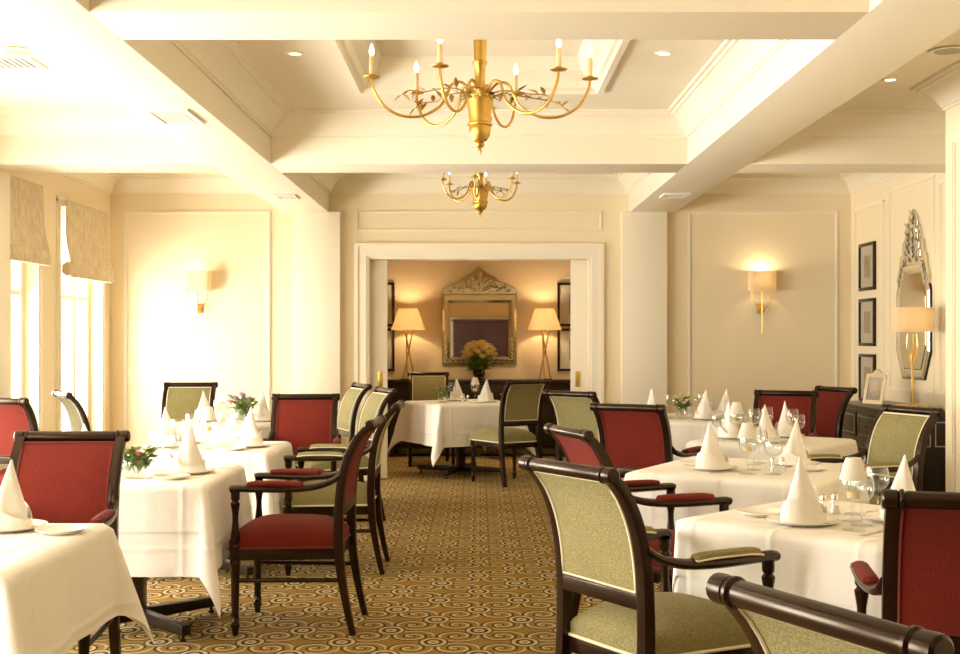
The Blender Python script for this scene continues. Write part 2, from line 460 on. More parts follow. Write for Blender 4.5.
# ------------------------------------------------------------------ blinds
def roman_blind(y0, y1, ztop, zbot, label):
    t = thing('roman_blind', label, 'blind', (XL+.02, (y0+y1)/2, zbot), 0)
    W = (y1-y0)/2; H = ztop-zbot
    MB().box(0, .05, -W+.01, W-.01, H-.05, H).build('head_rail', M['trim'], t)
    mb = MB(); N = 14; J = 16; vs, fs = [], []
    for side in (0, 1):
        for i in range(N+1):
            s = i/N
            z = H*(1-s*.97)+.01
            x = .052+.045*s**2.2+(.010*math.sin(s*PI*3)*s)
            for j in range(J+1):
                y = -W+2*W*j/J
                vs.append((x+.010*math.sin(j*1.3)*s-(.006 if side else 0), y*(1-.0*s), z))
    n = (N+1)*(J+1)
    for i in range(N):
        for j in range(J):
            q = (i*(J+1)+j, i*(J+1)+j+1, (i+1)*(J+1)+j+1, (i+1)*(J+1)+j)
            fs.append(q); fs.append(tuple(k+n for k in q)[::-1])
    mb.add(vs, fs).build('fabric_panel', M['blind'], t, ang=60)
    mb = MB()                                   # gathered folds at the bottom
    prof = [(.015, .09), (.06, .12), (.105, .10), (.118, .03), (.112, -.01), (.09, -.015), (.082, .025), (.07, .003), (.045, .0), (.015, .03)]
    mb.prism(prof, 2*W, lambda u, v, w_: (u, -W+w_, v)).build('bottom_fold', M['blind'], t, ang=30, bevel=.006)
roman_blind(8.54, 9.30, 2.50, 1.90, 'beige roman blind half hidden by the pilaster, farther from the corner')
roman_blind(9.82, 10.92, 2.46, 1.84, 'beige patterned roman blind raised on the window nearest the corner')

# ------------------------------------------------------------------ ceiling fittings
def downlight(x, y, z, label, power=7):
    t = thing('downlight', label, 'ceiling light', (x, y, z), 0, 'recessed downlights in the ceiling')
    MB().lathe([(.030, -.002), (.034, -.007), (.046, -.006), (.050, 0), (.030, 0)], 24).build('bezel', M['grille'], t)
    MB().lathe([(.0005, -.003), (.031, -.003)], 20).build('lens', M['lamp'], t)
    l = bpy.data.lights.new('downlight_beam', 'SPOT'); l.energy = power; l.spot_size = 1.9; l.spot_blend = .7; l.color = (1, .76, .44); l.shadow_soft_size = .04
    o = bpy.data.objects.new('downlight_beam', l); C.objects.link(o); o.parent = t; o.location = (0, 0, -.012)
downlight(-.975, 6.36, CZ, 'lit round downlight in the front coffer, on the window side of the chandelier')
downlight(.98, 6.36, CZ, 'lit round downlight in the front coffer, on the mirror side of the chandelier')
downlight(-2.35, 7.2, CZ, 'small round downlight in the aisle ceiling on the window side')
downlight(2.40, 7.0, CZ, 'small lit round downlight in the aisle ceiling on the mirror side')
downlight(-.75, 12.55, 2.55, 'unseen round downlight added in the ceiling beyond the doorway, nearer the window side', 75)  # unseen pair, presumed from the even light, added to brighten the back room
downlight(.75, 12.55, 2.55, 'unseen round downlight added in the ceiling beyond the doorway, nearer the mirror side', 75)
def speaker(x, y, label):
    t = thing('ceiling_speaker', label, 'speaker', (x, y, CZ), 0, 'round ceiling speakers')
    MB().lathe([(.075, 0), (.095, -.004), (.10, -.010), (.085, -.013), (.078, -.010)], 28).build('rim', M['grille'], t)
    MB().lathe([(.0005, -.012), (.05, -.012), (.079, -.009)], 28).build('grille', M['grey'], t)
speaker(-2.42, 6.30, 'round grey ceiling speaker over the window side aisle'); speaker(2.46, 6.28, 'round grey ceiling speaker over the mirror side aisle')
def vent(x, y, z, wx, wy, label):
    t = thing('ceiling_vent', label, 'vent', (x, y, z), 0, 'square vents under the ceiling beams')
    mb = MB()
    for (a, b, c, d) in ((-wx, wx, -wy, -wy+.025), (-wx, wx, wy-.025, wy), (-wx, -wx+.025, -wy+.025, wy-.025), (wx-.025, wx, -wy+.025, wy-.025)): mb.box(a, b, c, d, -.014, 0)
    mb.build('vent_frame', M['grille'], t, bevel=.003)
    MB().box(-wx+.02, wx-.02, -wy+.02, wy-.02, -.003, 0).build('recess', M['grey'], t)
    mb = MB(); n = 7
    for k in range(n):
        xx = -wx+.035+(2*wx-.07)*k/(n-1)
        mb.add([(xx-.016, -wy+.022, -.004), (xx+.014, -wy+.022, -.010), (xx+.014, wy-.022, -.010), (xx-.016, wy-.022, -.004)], [(0, 1, 2, 3)])
    mb.build('slats', M['grille'], t)
vent(-1.60, 6.32, BZ, .115, .20, 'white vent under the window side beam, beside the large chandelier')
vent(-1.585, 9.9, BZ, .09, .14, 'small vent under the window side beam near the doorway wall')
vent(1.60, 9.8, BZ, .11, .13, 'small white vent under the mirror side beam near the doorway wall')
vent(-2.55, 6.55, CZ, .14, .16, 'white square vent in the aisle ceiling beside the window side speaker')

# ------------------------------------------------------------------ chandeliers
def leaf_pts(mb, p, d, L, wd, up=(0, 0, 1)):
    p = Vector(p); d = Vector(d).normalized(); s = d.cross(Vector(up))
    if s.length < 1e-3: s = Vector((1, 0, 0))
    s.normalize(); u = s.cross(d)
    vs = [p, p+d*L*.35+s*wd*.5+u*wd*.15, p+d*L*.35+u*-.05*wd, p+d*L*.35-s*wd*.5+u*wd*.15, p+d*L*.7+s*wd*.38, p+d*L*.7-u*wd*.1, p+d*L*.7-s*wd*.38, p+d*L-u*wd*.25]
    mb.add(vs, [(0, 1, 2), (0, 2, 3), (1, 4, 5, 2), (2, 5, 6, 3), (4, 7, 5), (5, 7, 6)])
def chandelier(loc, k, ra, angs, ry, label):
    """k scales body and fittings, ra arm reach, ry squash of the ring along the room"""
    z0 = 2.70
    t = thing('chandelier', label, 'chandelier', (loc[0], loc[1], loc[2]), 0, 'gilt candle chandeliers')
    Z = lambda z: (z-2.30)*k
    H = 3.02-loc[2]
    MB().lathe([(.0005, Z(2.30)), (.006, Z(2.31)), (.009, Z(2.325)), (.006, Z(2.335)), (.02, Z(2.345)), (.024, Z(2.358)), (.016, Z(2.37)), (.035, Z(2.375)), (.052, Z(2.40)), (.058, Z(2.435)),
                (.056, Z(2.452)), (.066, Z(2.456)), (.067, Z(2.466)), (.057, Z(2.472)), (.058, Z(2.50)), (.066, Z(2.56)), (.072, Z(2.598)), (.075, Z(2.61)), (.05, Z(2.625)), (.03, Z(2.64)), (.0005, Z(2.642))], 24, sx=1, sy=1).build('urn_body', M['brass'], t)
    sc_ = [(.022, Z(2.64)), (.030, Z(2.66)), (.026, Z(2.70)), (.030, Z(2.77)), (.040, Z(2.785)), (.040, Z(2.795)), (.031, Z(2.80)), (.038, H-.05), (.06, H-.045), (.065, H-.01), (.065, H-.001)]
    MB().lathe([(r*(.6+.4*k), z) for r, z in sc_], 20).build('stem', M['brass'], t)
    for n_, a in enumerate(angs):
        a = math.radians(a); c, s_ = math.sin(a), -math.cos(a)*ry
        def pt(r, z): return (c*r, s_*r, z)
        prof = [(.045, 2.630), (.10, 2.682), (.155, 2.668), (.178, 2.62), (.22, 2.55), (.32, 2.497), (.43, 2.497), (.52, 2.545), (.575, 2.63), (.585, 2.685)]
        pp = [(r*ra if r > .1 else r*(.5+.5*ra), Z(z)) for r, z in prof]
        pp = spline(pp, 6)
        MB().tube([pt(r, z) for r, z in pp], .0075*(.55+.45*k), 8).build('arm', M['brass'], t)
        x, y, z = pt(.585*ra, Z(2.685))
        b = k
        MB().lathe([(.006*b, z-.004), (.018*b, z), (.042*b, z+.004), (.045*b, z+.009), (.040*b, z+.010), (.017*b, z+.007), (.016*b, z+.02), (.0005, z+.02)], 16, (x, y, 0)).build('drip_pan', M['brass'], t)
        cnd = MB().lathe([(.013*b, z+.012), (.0135*b, z+.112*b), (.009*b, z+.118*b), (.0005, z+.118*b)], 14, (x, y, 0)).build('candle', M['candle'], t)
        MB().lathe([(.005*b, z+.117*b), (.012*b, z+.13*b), (.013*b, z+.145*b), (.008*b, z+.165*b), (.0005, z+.182*b)], 12, (x, y, 0)).build('bulb', M['bulb'], cnd)
        mb = MB()                               # curling twig with leaves
        tw = spline([(.05, 2.60, 0), (.12, 2.635, .05), (.22, 2.625, .10), (.32, 2.605, .09), (.40, 2.60, .14), (.44, 2.575, .16)], 5)
        q = []
        for (r, zz, off) in tw: q.append((c*r*ra-s_*off*ra, s_*r*ra+c*off*ra, Z(zz)))
        mb.tube(q, .0035*k, 5)
        rr = random.Random(n_*5+1)
        for i in range(4, len(q)-1, 2):
            d = Vector((rr.uniform(-1, 1), rr.uniform(-1, 1), rr.uniform(-.9, .7)))
            leaf_pts(mb, q[i], d, rr.uniform(.045, .075)*k, .026*k)
        leaf_pts(mb, q[-1], Vector(q[-1])-Vector(q[-3]), .06*k, .024*k)
        mb.build('leaf_spray', M['gold'], t)
    mb = MB()
    for i in range(12):
        a = i*2*PI/12
        leaf_pts(mb, (.05*k*math.cos(a), .05*k*math.sin(a), Z(2.615)), (math.cos(a), math.sin(a), .15 if i % 2 else -.5), .075*k, .034*k)
    mb.build('leaf_collar', M['gold'], t)
chandelier((0.005, 6.36, 2.30), 1.0, 1.0, [-75, 81, -20, 43, -143, 160], .64, 'large gilt chandelier with leafy arms and lit candle bulbs, hanging from the front coffer')
chandelier((0.01, 9.85, 2.325), .74, .56, [-68, -8, 52, 112, 172, -128], .9, 'smaller gilt candle chandelier farther back, hanging near the doorway wall')

# ------------------------------------------------------------------ chairs
def prof_x(z, P):
    for (x0, z0), (x1, z1) in zip(P, P[1:]):
        if z0 <= z <= z1: return x0+(x1-x0)*(z-z0)/(z1-z0+1e-9)
    return P[-1][0]
BPROF = spline([(-.305, 0), (-.278, .12), (-.250, .28), (-.240, .42), (-.241, .55), (-.250, .67), (-.275, .78), (-.318, .87), (-.372, .932)], 5)
def make_chair(name, label, fab, pipe, arms):
    t = thing(name, label, 'chair')
    wd = M['wood']
    for s in (-1, 1):                           # back post runs from the raked foot up to the scroll
        mb = MB(); vs, fs = [], []; n = len(BPROF); y = s*.197
        for i, (x, z) in enumerate(BPROF):
            a = BPROF[max(i-1, 0)]; b = BPROF[min(i+1, n-1)]
            d = Vector((b[0]-a[0], b[1]-a[1])).normalized(); nx, nz = -d.y, d.x
            h = .013+.008*min(1, z/.35) if z < .5 else .021-.005*(z-.5)/.45
            wy = .0185
            yy = y*(1+.04*max(0, .2-z))
            for (o, q) in ((h, -wy), (h, wy), (-h, wy), (-h, -wy)): vs.append((x+nx*o, yy+q, z+nz*o))
        for i in range(n-1):
            for k in range(4): fs.append((i*4+k, i*4+(k+1) % 4, i*4+4+(k+1) % 4, i*4+4+k))
        fs += [(3, 2, 1, 0), tuple(n*4-4+k for k in range(4))]
        mb.add(vs, fs).build('back_post', wd, t, bevel=.004)
    rx, rz = -.380, .938
    R = .0215
    half = [(.0005, .226), (.018, .2255), (.0235, .221), (.0245, .212), (.0235, .190), (.020, .187), (.0255, .182), (.0255, .175), (.020, .171), (R, .165)]
    MB().lathe([(r, -y) for r, y in half]+[(r, y) for r, y in half[::-1]], 16, (rx, 0, rz), 'y').build('top_rail', wd, t)
    # upholstered back
    zs = [.588+(.918-.588)*i/12 for i in range(13)]
    hw = .179; loops = {}
    vs, fs = [], []; J = 8
    for side, off in ((0, .016), (1, -.016)):
        for i, z in enumerate(zs):
            x = prof_x(z, BPROF)
            for j in range(J+1):
                y = -hw+2*hw*j/J
                e = max(0, 1-abs(y/hw)**4)*max(0, 1-abs((i/12-.5)*2)**4)
                vs.append((x+off+(.008*e if side == 0 else -.006*e), y, z))
    nn = 13*(J+1)
    for i in range(12):
        for j in range(J):
            q = (i*(J+1)+j, i*(J+1)+j+1, (i+1)*(J+1)+j+1, (i+1)*(J+1)+j); fs.append(q); fs.append(tuple(k+nn for k in q)[::-1])
    for i in range(12):
        for j in (0, J):
            a, b = i*(J+1)+j, (i+1)*(J+1)+j; fs.append((a, b, b+nn, a+nn))
    for j in range(J):
        for i in (0, 12):
            a, b = i*(J+1)+j, i*(J+1)+j+1; fs.append((a, b, b+nn, a+nn))
    br = MB().add(vs, fs).build('backrest', fab, t, ang=50)
    mb = MB()
    for off in (.018, -.018):
        path = [(prof_x(z, BPROF)+off, -hw+.003, z) for z in zs]+[(prof_x(z, BPROF)+off, hw-.003, z) for z in zs[::-1]]
        mb.tube(path, .0042, 5, closed=True)
    mb.build('piping', pipe, br)
    MB().box(-.262, -.226, -.182, .182, .535, .582).build('lower_rail', wd, t, bevel=.005)
    # seat
    N = 12; vs, fs = [], []
    def sp(u, v):
        x = -.232+.478*u; h = .190+.055*u
        y = h*v
        uu, vv = abs(2*u-1), abs(v)
        z = .428+.072*((1-uu**3.5)*(1-vv**3.5))**.55
        return (x, y, z)
    g = [[0]*(N+1) for _ in range(N+1)]
    for i in range(N+1):
        for j in range(N+1):
            g[i][j] = len(vs); u = .5-.5*math.cos(PI*i/N); v = -math.cos(PI*j/N); vs.append(sp(u, v))
    for i in range(N):
        for j in range(N): fs.append((g[i][j], g[i+1][j], g[i+1][j+1], g[i][j+1]))
    ring = [g[i][0] for i in range(N)]+[g[N][j] for j in range(N)]+[g[i][N] for i in range(N, 0, -1)]+[g[0][j] for j in range(N, 0, -1)]
    low = []
    for k in ring:
        p = vs[k]; low.append(len(vs)); vs.append((p[0]*1.0, p[1], .388))
    for a in range(len(ring)):
        b = (a+1) % len(ring); fs.append((ring[a], ring[b], low[b], low[a]))
    st = MB().add(vs, fs).build('seat', fab, t, ang=55)
    corner = [(-.236, -.192, .390), (-.236, .192, .390), (.250, .247, .390), (.250, -.247, .390)]
    loop = []
    for i in range(4):
        a, b = Vector(corner[i]), Vector(corner[(i+1) % 4])
        for k in range(4): loop.append(a+(b-a)*k/4)
    MB().tube(loop, .0055, 6, closed=True).build('piping', pipe, st)
    vs = []
    for z in (.335, .386):
        for (x, y) in ((-.238, -.188), (-.238, .188), (.238, .240), (.238, -.240)): vs.append((x, y, z))
    MB().add(vs, [(0, 1, 2, 3), (7, 6, 5, 4), (0, 4, 5, 1), (1, 5, 6, 2), (2, 6, 7, 3), (3, 7, 4, 0)]).build('seat_frame', wd, t, bevel=.004)
    for s in (-1, 1):
        MB().lathe([(.012, 0), (.014, .012), (.016, .03), (.0205, .036), (.0205, .052), (.0155, .058), (.0205, .064), (.018, .072), (.0165, .09), (.020, .25), (.023, .31), (.026, .325), (.022, .336), (.026, .345), (.0255, .392)], 12, (.222, s*.224, 0)).build('leg', wd, t)
        MB().tube([(.222, s*.223, .245), (-.255, s*.197, .245)], .0105, 8).build('stretcher', wd, t)
    if arms:
        for s in (-1, 1):
            pa = spline([(-.246, s*.204, .715), (-.20, s*.211, .685), (-.12, s*.224, .664), (0, s*.238, .657), (.12, s*.246, .658), (.215, s*.248, .660), (.238, s*.248, .656)], 5)
            a = MB().tube(pa, [.017+.006*min(1, i/12) for i in range(len(pa))], 10, flat=.72).build('arm', wd, t)
            mb = MB(); q = spline([(-.085, s*.229, .676), (-.03, s*.235, .680), (.05, s*.242, .681), (.12, s*.246, .680), (.165, s*.247, .674)], 4)
            mb.tube(q, [.010]+[.024]*(len(q)-2)+[.010], 10, flat=.62).build('arm_pad', fab, a)
            if pipe is M['cream']:
                path = [(x, y-.0235, z-.004) for x, y, z in q]+[(x, y+.0235, z-.004) for x, y, z in q[::-1]]
                MB().tube(path, .0035, 5, closed=True).build('piping', pipe, a)
            MB().lathe([(.019, .385), (.021, .40), (.014, .41), (.020, .42), (.022, .44), (.018, .47), (.0135, .51), (.0135, .54), (.019, .575), (.022, .592), (.014, .602), (.020, .612), (.020, .645)], 12, (.218, s*.238, 0)).build('arm_post', wd, t)
    return t
red_arm = make_chair('armchair', 'x', M['red'], M['redtrim'], True)
red_side = make_chair('dining_chair', 'x', M['red'], M['redtrim'], False)
green_arm = make_chair('armchair', 'x', M['green'], M['cream'], True)
green_side = make_chair('dining_chair', 'x', M['green'], M['cream'], False)
def chair(proto, rail, face, label, group):
    f = Vector((face[0], face[1])).normalized()
    place(proto, (rail[0]+f.x*.38, rail[1]+f.y*.38, 0), math.atan2(f.y, f.x), label, group)
GW, GM, GD = 'chairs on the window side', 'chairs on the mirror side', 'chairs at the doorway table'
chair(red_arm, (-1.62, 4.78), (0.03, -1), 'red armchair seen head-on behind the nearest window side table', GW)
chair(red_arm, (-3., 7.45), (.25, .97), 'red armchair cut by the picture edge, standing against the window wall', GW)
chair(green_side, (-2.905, 8.36), (.85, .52), 'slim green chair seen edge-on against the bright corner window', GW)
chair(green_side, (-2.413, 10.052), (.03, -1), 'green chair facing us at the far corner table, below the wall lamp', GW)
chair(red_arm, (-1.15, 7.971), (.03, -1), 'red armchair facing us at the far end of the third window side table', GW)
chair(red_arm, (-0.481, 5.57), (-.998, .04), 'red armchair in profile beside the aisle, at the table with pink flowers', GW)
chair(green_arm, (-0.468, 6.95), (-1, 0), 'green armchair in profile just behind the red aisle armchair', GW)
chair(green_side, (-0.7, 8.95), (-.92, -.38), 'green chair with lit pale back, nearer of the two before the doorway', GW)
chair(green_side, (-0.961, 9.808), (-.92, -.38), 'green chair with lit pale back, farther of the two before the doorway', GW)
chair(green_arm, (.262, 3.585), (.84, .54), 'large sage green armchair seen from behind in the middle foreground', GM)
chair(red_arm, (0.37, 4.999), (.95, .31), 'red armchair seen from behind, right behind the large green armchair', GM)
chair(red_arm, (.835, 6.75), (.5, .87), 'red armchair with broad back, third from the front along the aisle', GM)
chair(green_side, (0.63, 8.4), (.66, .75), 'olive green chair next to the aisle, partly hidden by the broad-backed red armchair', GM)
chair(green_side, (0.475, 1.69), (.89, .45), 'closest chair, its glossy rounded top rail and pale green back cut by the bottom edge', GM)
chair(red_arm, (1.2, 2.87), (.25, .97), 'big deep red armchair seen from behind at the corner of the picture', GM)
chair(green_arm, (2.343, 6.495), (-.93, -.37), 'green armchair facing the aisle in front of the black console', GM)
chair(red_arm, (2.175, 8.49), (-.40, -.92), 'red armchair facing us below the lit wall lamp', GM)
chair(red_side, (2.716, 9.138), (-.92, -.38), 'narrow red chair with curved back beside the black console', GM)
chair(green_side, (0.44, 10.72), (-.5, .87), 'olive green chair seen from behind at the doorway table', GD)
chair(green_side, (-0.55, 13.02), (.10, -1), 'olive green chair behind the doorway table, facing us before the sideboard', GD)

# ------------------------------------------------------------------ tables and linen
TZ = .70
def table(c, hx, hy, rot, name):
    t = thing('dining_table', 'table with dark crossed floor bars under white linen, '+name, 'table', (c[0], c[1], 0), rot, 'dining tables under white cloths')
    MB().box(-hx, hx, -hy, hy, TZ-.032, TZ).build('tabletop', M['wood'], t, bevel=.004)
    MB().box(-.035, .035, -.035, .035, .05, TZ-.03).build('pedestal', M['black'], t, bevel=.003)
    L = min(hx, hy)*.86
    for k in range(4):
        a = PI/4+k*PI/2; d = Vector((math.cos(a), math.sin(a), 0)); s = Vector((-d.y, d.x, 0))*.022
        p, q = d*.02, d*L*1.28
        ft = MB().add([p+s+Vector((0, 0, .03)), q+s+Vector((0, 0, .03)), q-s+Vector((0, 0, .03)), p-s+Vector((0, 0, .03)), p+s+Vector((0, 0, .085)), q+s+Vector((0, 0, .075)), q-s+Vector((0, 0, .075)), p-s+Vector((0, 0, .085))],
                      [(0, 3, 2, 1), (4, 5, 6, 7), (0, 1, 5, 4), (1, 2, 6, 5), (2, 3, 7, 6), (3, 0, 4, 7)]).build('foot', M['black'], t, bevel=.003)
        e = d*(L*1.28-.03)
        MB().lathe([(.014, 0), (.016, .01), (.008, .014), (.007, .035)], 10, (e.x, e.y, 0)).build('glide', M['black'], ft)
    return t
def cloth(name, c, hx, hy, rot, d, lift, out, flare, seed, label):
    """square linen falling over the table edge, with pointed corners hanging in folds"""
    rnd = random.Random(seed); ph = [rnd.uniform(0, 6.28) for _ in range(8)]
    N = 56; HX, HY = hx+d, hy+d
    def axis(H, h):
        a = [-H+(H-h)*i/14 for i in range(14)]; b = [-h+2*h*i/16 for i in range(17)]
        return a+b+[-q for q in a[::-1]]
    us, vs_ = axis(HX, hx), axis(HY, hy)
    R = .014
    def drop(r):                                # distance along the cloth past the edge -> (outward, down)
        if r < R*PI/2: return R*math.sin(r/R), R*(1-math.cos(r/R))
        return R, R+r-R*PI/2
    pts = []
    for u in us:
        for v in vs_:
            cu, cv = max(-hx, min(hx, u)), max(-hy, min(hy, v)); ex, ey = u-cu, v-cv
            r = math.hypot(ex, ey)
            if r < 1e-9:
                pts.append((u, v, TZ+lift)); continue
            o, dn = drop(r)
            dx, dy = ex/r, ey/r
            th = abs(math.sin(2*math.atan2(ey, ex))) if ex and ey else 0
            tt = (v if abs(dx) > abs(dy) else u)
            k = r/.45
            rip = .016*k*math.sin(tt*9+ph[0]+(2 if dx+dy > 0 else 0))+.009*k*math.sin(tt*21+ph[1])
            rip *= (1-th)
            fold = flare*r*th**1.3
            w_ = o+.022*k+rip*.8+fold+out*min(1, r/.02)+.01
            pts.append((cu+dx*w_*(1 if r > .02 else r/.02), cv+dy*w_*(1 if r > .02 else r/.02), max(.012, TZ+lift-dn)))
    n = len(vs_); fs = []
    for i in range(len(us)-1):
        for j in range(n-1): fs.append((i*n+j, (i+1)*n+j, (i+1)*n+j+1, i*n+j+1))
    o = MB().add(pts, fs).build(name, M['cloth'], None, ang=70)
    o.location = (c[0], c[1], 0); o.rotation_euler = (0, 0, rot)
    tag(o, label, 'tablecloth', 'white tablecloths'); return o
R_ = math.radians
TABLES = {   # centre, half sizes, rotation, drop, flare, phrase
    'L1': ((-1.7, 3.63), .43, .43, 0, .32, .32, 'nearest window side table'),
    'L2': ((-1.577, 5.54), .385, .385, 0, .40, .16, 'table with pink flowers'),
    'L3': ((-1.553, 6.878), .385, .385, 0, .40, .14, 'third window side table'),
    'L4': ((-1.842, 9.041), .35, .35, R_(-18), .40, .16, 'far corner table with lilac flowers'),
    'R1': ((1.245, 4.175), .36, .39, R_(-46), .38, .0, 'nearest mirror side table'),
    'R2': ((1.292, 5.776), .42, .42, R_(-30), .38, .14, 'second mirror side table'),
    'R3': ((1.80, 7.37), .36, .36, R_(-37), .38, .14, 'third mirror side table'),
    'R4': ((1.683, 9.412), .40, .40, R_(-37), .38, .14, 'farthest mirror side table'),
    'D':  ((-0.18, 11.74), .40, .40, R_(27), .40, .30, 'doorway table'),
}
SEED = {k: 11+i for i, k in enumerate(TABLES)}
for k_, (c, hx, hy, rot, d, fl, nm) in TABLES.items():
    table(c, hx, hy, rot, nm)
    if k_ == 'L1':
        cloth('tablecloth', c, hx, hy, rot, d, .003, .0, fl, 3, 'long white tablecloth with flared corners on the '+nm)
    else:
        cloth('tablecloth', c, hx, hy, rot, d, .003, .0, fl, SEED[k_], 'long white under-cloth hanging low around the '+nm)
        cloth('table_overlay', c, hx, hy, rot, d*.53, .006, .006, fl, SEED[k_], 'shorter white top cloth laid over the '+nm)
TOP = TZ+.0065
TOP1 = TZ+.0035

# ------------------------------------------------------------------ tableware prototypes
def mk_napkin():
    t = MB(); n = 28; vs, fs = [], []; H = .222; rows = 14
    def ring(r, z, fl, lean):
        out = []
        for k in range(n):
            a = 2*PI*k/n; rr = r*(1+fl*math.cos(2*a)+.06*math.cos(5*a+z*20)+.07*abs(math.sin(1.5*a+.6)))
            out.append((rr*math.cos(a)+lean, rr*math.sin(a)*.86, z))
        return out
    for i in range(rows+1):
        s = i/rows; r = .072*(1-s)**1.08+.0024
        vs += ring(r, H*s, .06+.10*s, .012*s*s)
    for i in range(rows):
        for k in range(n): fs.append((i*n+k, i*n+(k+1) % n, (i+1)*n+(k+1) % n, (i+1)*n+k))
    t.add(vs, fs)
    vs, fs = [], []                             # turned-up cuff, peaked in front and behind
    for i in range(5):
        s = i/4
        for k in range(n):
            a = 2*PI*k/n; h = (.032+.052*max(0, math.cos(a-.5))**1.5+.03*max(0, math.cos(a-3.4))**3)*s
            rr = (.0765*(1-.58*h/.222)+.006*s)*(1+.05*math.sin(3*a))
            vs.append((rr*math.cos(a)*1.06, rr*math.sin(a)*.92, h+.001))
    for i in range(4):
        for k in range(n): fs.append((i*n+k, i*n+(k+1) % n, (i+1)*n+(k+1) % n, (i+1)*n+k))
    t.add(vs, fs)
    return t.build('folded_napkin', M['napkin'], None, ang=55)
def mk_plate(r):
    return MB().lathe([(.0005, .004), (r*.73, .004), (r*.78, .007), (r*.97, .015), (r, .0165), (r*.985, .0135), (r*.7, .002), (r*.62, 0), (.0005, 0)], 36).build('dinner_plate' if r > .1 else 'bread_plate', M['china'])
def mk_glass(name, prof): return MB().lathe(prof, 24).build(name, M['glass'])
WINE = [(.0005, .004), (.012, .004), (.034, .0015), (.034, .0), (.0345, .002), (.010, .006), (.0042, .014), (.0038, .085), (.008, .093), (.024, .102), (.035, .122), (.038, .145), (.035, .175), (.031, .195), (.0302, .195), (.034, .172), (.0368, .145), (.034, .123), (.022, .104), (.0005, .098)]
def mk_cutlery():
    k = MB()
    k.tube([(0, -.11, .004), (0, -.06, .005), (0, -.02, .004)], [.004, .0052, .0035], 8, flat=.6)
    k.prism([(-.003, -.02), (.007, -.015), (.0085, .06), (.005, .098), (-.003, .105)], .0016, lambda u, v, w_: (u, v, .003+w_))
    kn = k.build('table_knife', M['silver'])
    f = MB(); f.tube([(0, -.10, .003), (0, -.05, .004), (0, 0, .003), (0, .03, .006)], [.0045, .0038, .0025, .003], 8, flat=.5)
    f.prism([(-.004, .028), (.004, .028), (.0105, .042), (.0105, .056), (-.0105, .056), (-.0105, .042)], .0018, lambda u, v, w_: (u, v, .006+w_))
    for x in (-.009, -.003, .003, .009): f.prism([(x-.0014, .055), (x+.0014, .055), (x+.0008, .095), (x-.0008, .095)], .0018, lambda u, v, w_: (u, v, .006+w_+(v-.055)*.05))
    return kn, f.build('table_fork', M['silver'])
napkin0, plate0, bread0 = mk_napkin(), mk_plate(.122), mk_plate(.082)
wine0 = mk_glass('wine_glass', WINE)
goblet0 = mk_glass('water_goblet', [(r*1.13, z*.86) for r, z in WINE])
knife0, fork0 = mk_cutlery()
for o, c in ((napkin0, 'napkin'), (plate0, 'plate'), (bread0, 'plate'), (wine0, 'glass'), (goblet0, 'glass'), (knife0, 'cutlery'), (fork0, 'cutlery')): tag(o, 'x', c)
def mk_shaker():
    t = thing('salt_shaker', 'x', 'shaker')
    MB().lathe([(.0005, 0), (.019, 0), (.020, .004), (.015, .03), (.013, .05), (.0125, .052)], 10).build('glass_body', M['glass'], t)
    MB().lathe([(.0005, .003), (.0165, .003), (.0125, .028), (.0005, .028)], 10).build('salt_fill', M['china'], t)
    MB().lathe([(.0135, .05), (.014, .06), (.010, .07), (.0005, .073)], 12).build('cap', M['silver'], t)
    return t
shaker0 = mk_shaker()
def mk_lamp():
    t = thing('candle_lamp', 'x', 'lamp')
    MB().lathe([(r*1.1, z*.98) for r, z in WINE], 24).build('stemmed_glass', M['glass'], t)
    MB().lathe([(.0005, .105), (.020, .105), (.020, .125), (.0005, .127)], 14).build('tealight', M['candle'], t)
    MB().lathe([(.045, .165), (.024, .235), (.0235, .235), (.0445, .165)], 24).build('paper_shade', M['paper'], t)
    return t
lamp0 = mk_lamp()

GN, GP, GB, GWG, GG, GK, GF = ('cone-folded napkins', 'plates under the napkins', 'bread plates', 'wine glasses', 'water goblets', 'table knives', 'table forks')
OCC = {k: [] for k in TABLES}
rnd2 = random.Random(21)
def free(key, x, y, r, margin=0.0, pts=None):
    """the free spot nearest (x, y) on that table for a footprint of radius r (or of the offset discs pts)"""
    c, hx, hy, rot, *_ = TABLES[key]; ca, sa = math.cos(rot), math.sin(rot)
    discs = pts or [(0, 0, r)]
    for k in range(900):
        q = .006*math.sqrt(k)*1.3; a = k*2.39996; X, Y = x+q*math.cos(a), y+q*math.sin(a); ok = True
        for (dx, dy, rr) in discs:
            u, v = X+dx-c[0], Y+dy-c[1]
            if abs(u*ca+v*sa) > hx-rr+margin or abs(-u*sa+v*ca) > hy-rr+margin: ok = False; break
            if any((X+dx-ox)**2+(Y+dy-oy)**2 < (rr+orr)**2 for ox, oy, orr in OCC[key]): ok = False; break
        if ok: break
    else: print('crowded', key, r)
    for (dx, dy, rr) in discs: OCC[key].append((X+dx, Y+dy, rr))
    return Vector((X, Y))
PEND = []
def setting(key, ang, seat, dist=.24, napkin=True, items='pbkwg', bias=0.0):
    c, hx, hy, rot, d, fl, nm = TABLES[key]; z = TOP1 if key == 'L1' else TOP
    a = math.radians(ang); o = Vector((math.cos(a), math.sin(a))); s = Vector((-o.y, o.x))      # o: outward to the seat, s: diner's right hand
    p = Vector(c)+o*dist+s*bias; rz = math.atan2(o.y, o.x)
    q = free(key, p.x, p.y, .124, .04); p = q.copy()
    place(plate0, (q.x, q.y, z), 0, 'white plate under the napkin set '+seat, GP)
    place(napkin0, (q.x, q.y, z+.0056), rz+rnd2.uniform(-.7, .9), 'white pointed napkin set '+seat, GN)
    PEND.append((key, seat, p, o, s, rz, z, items))
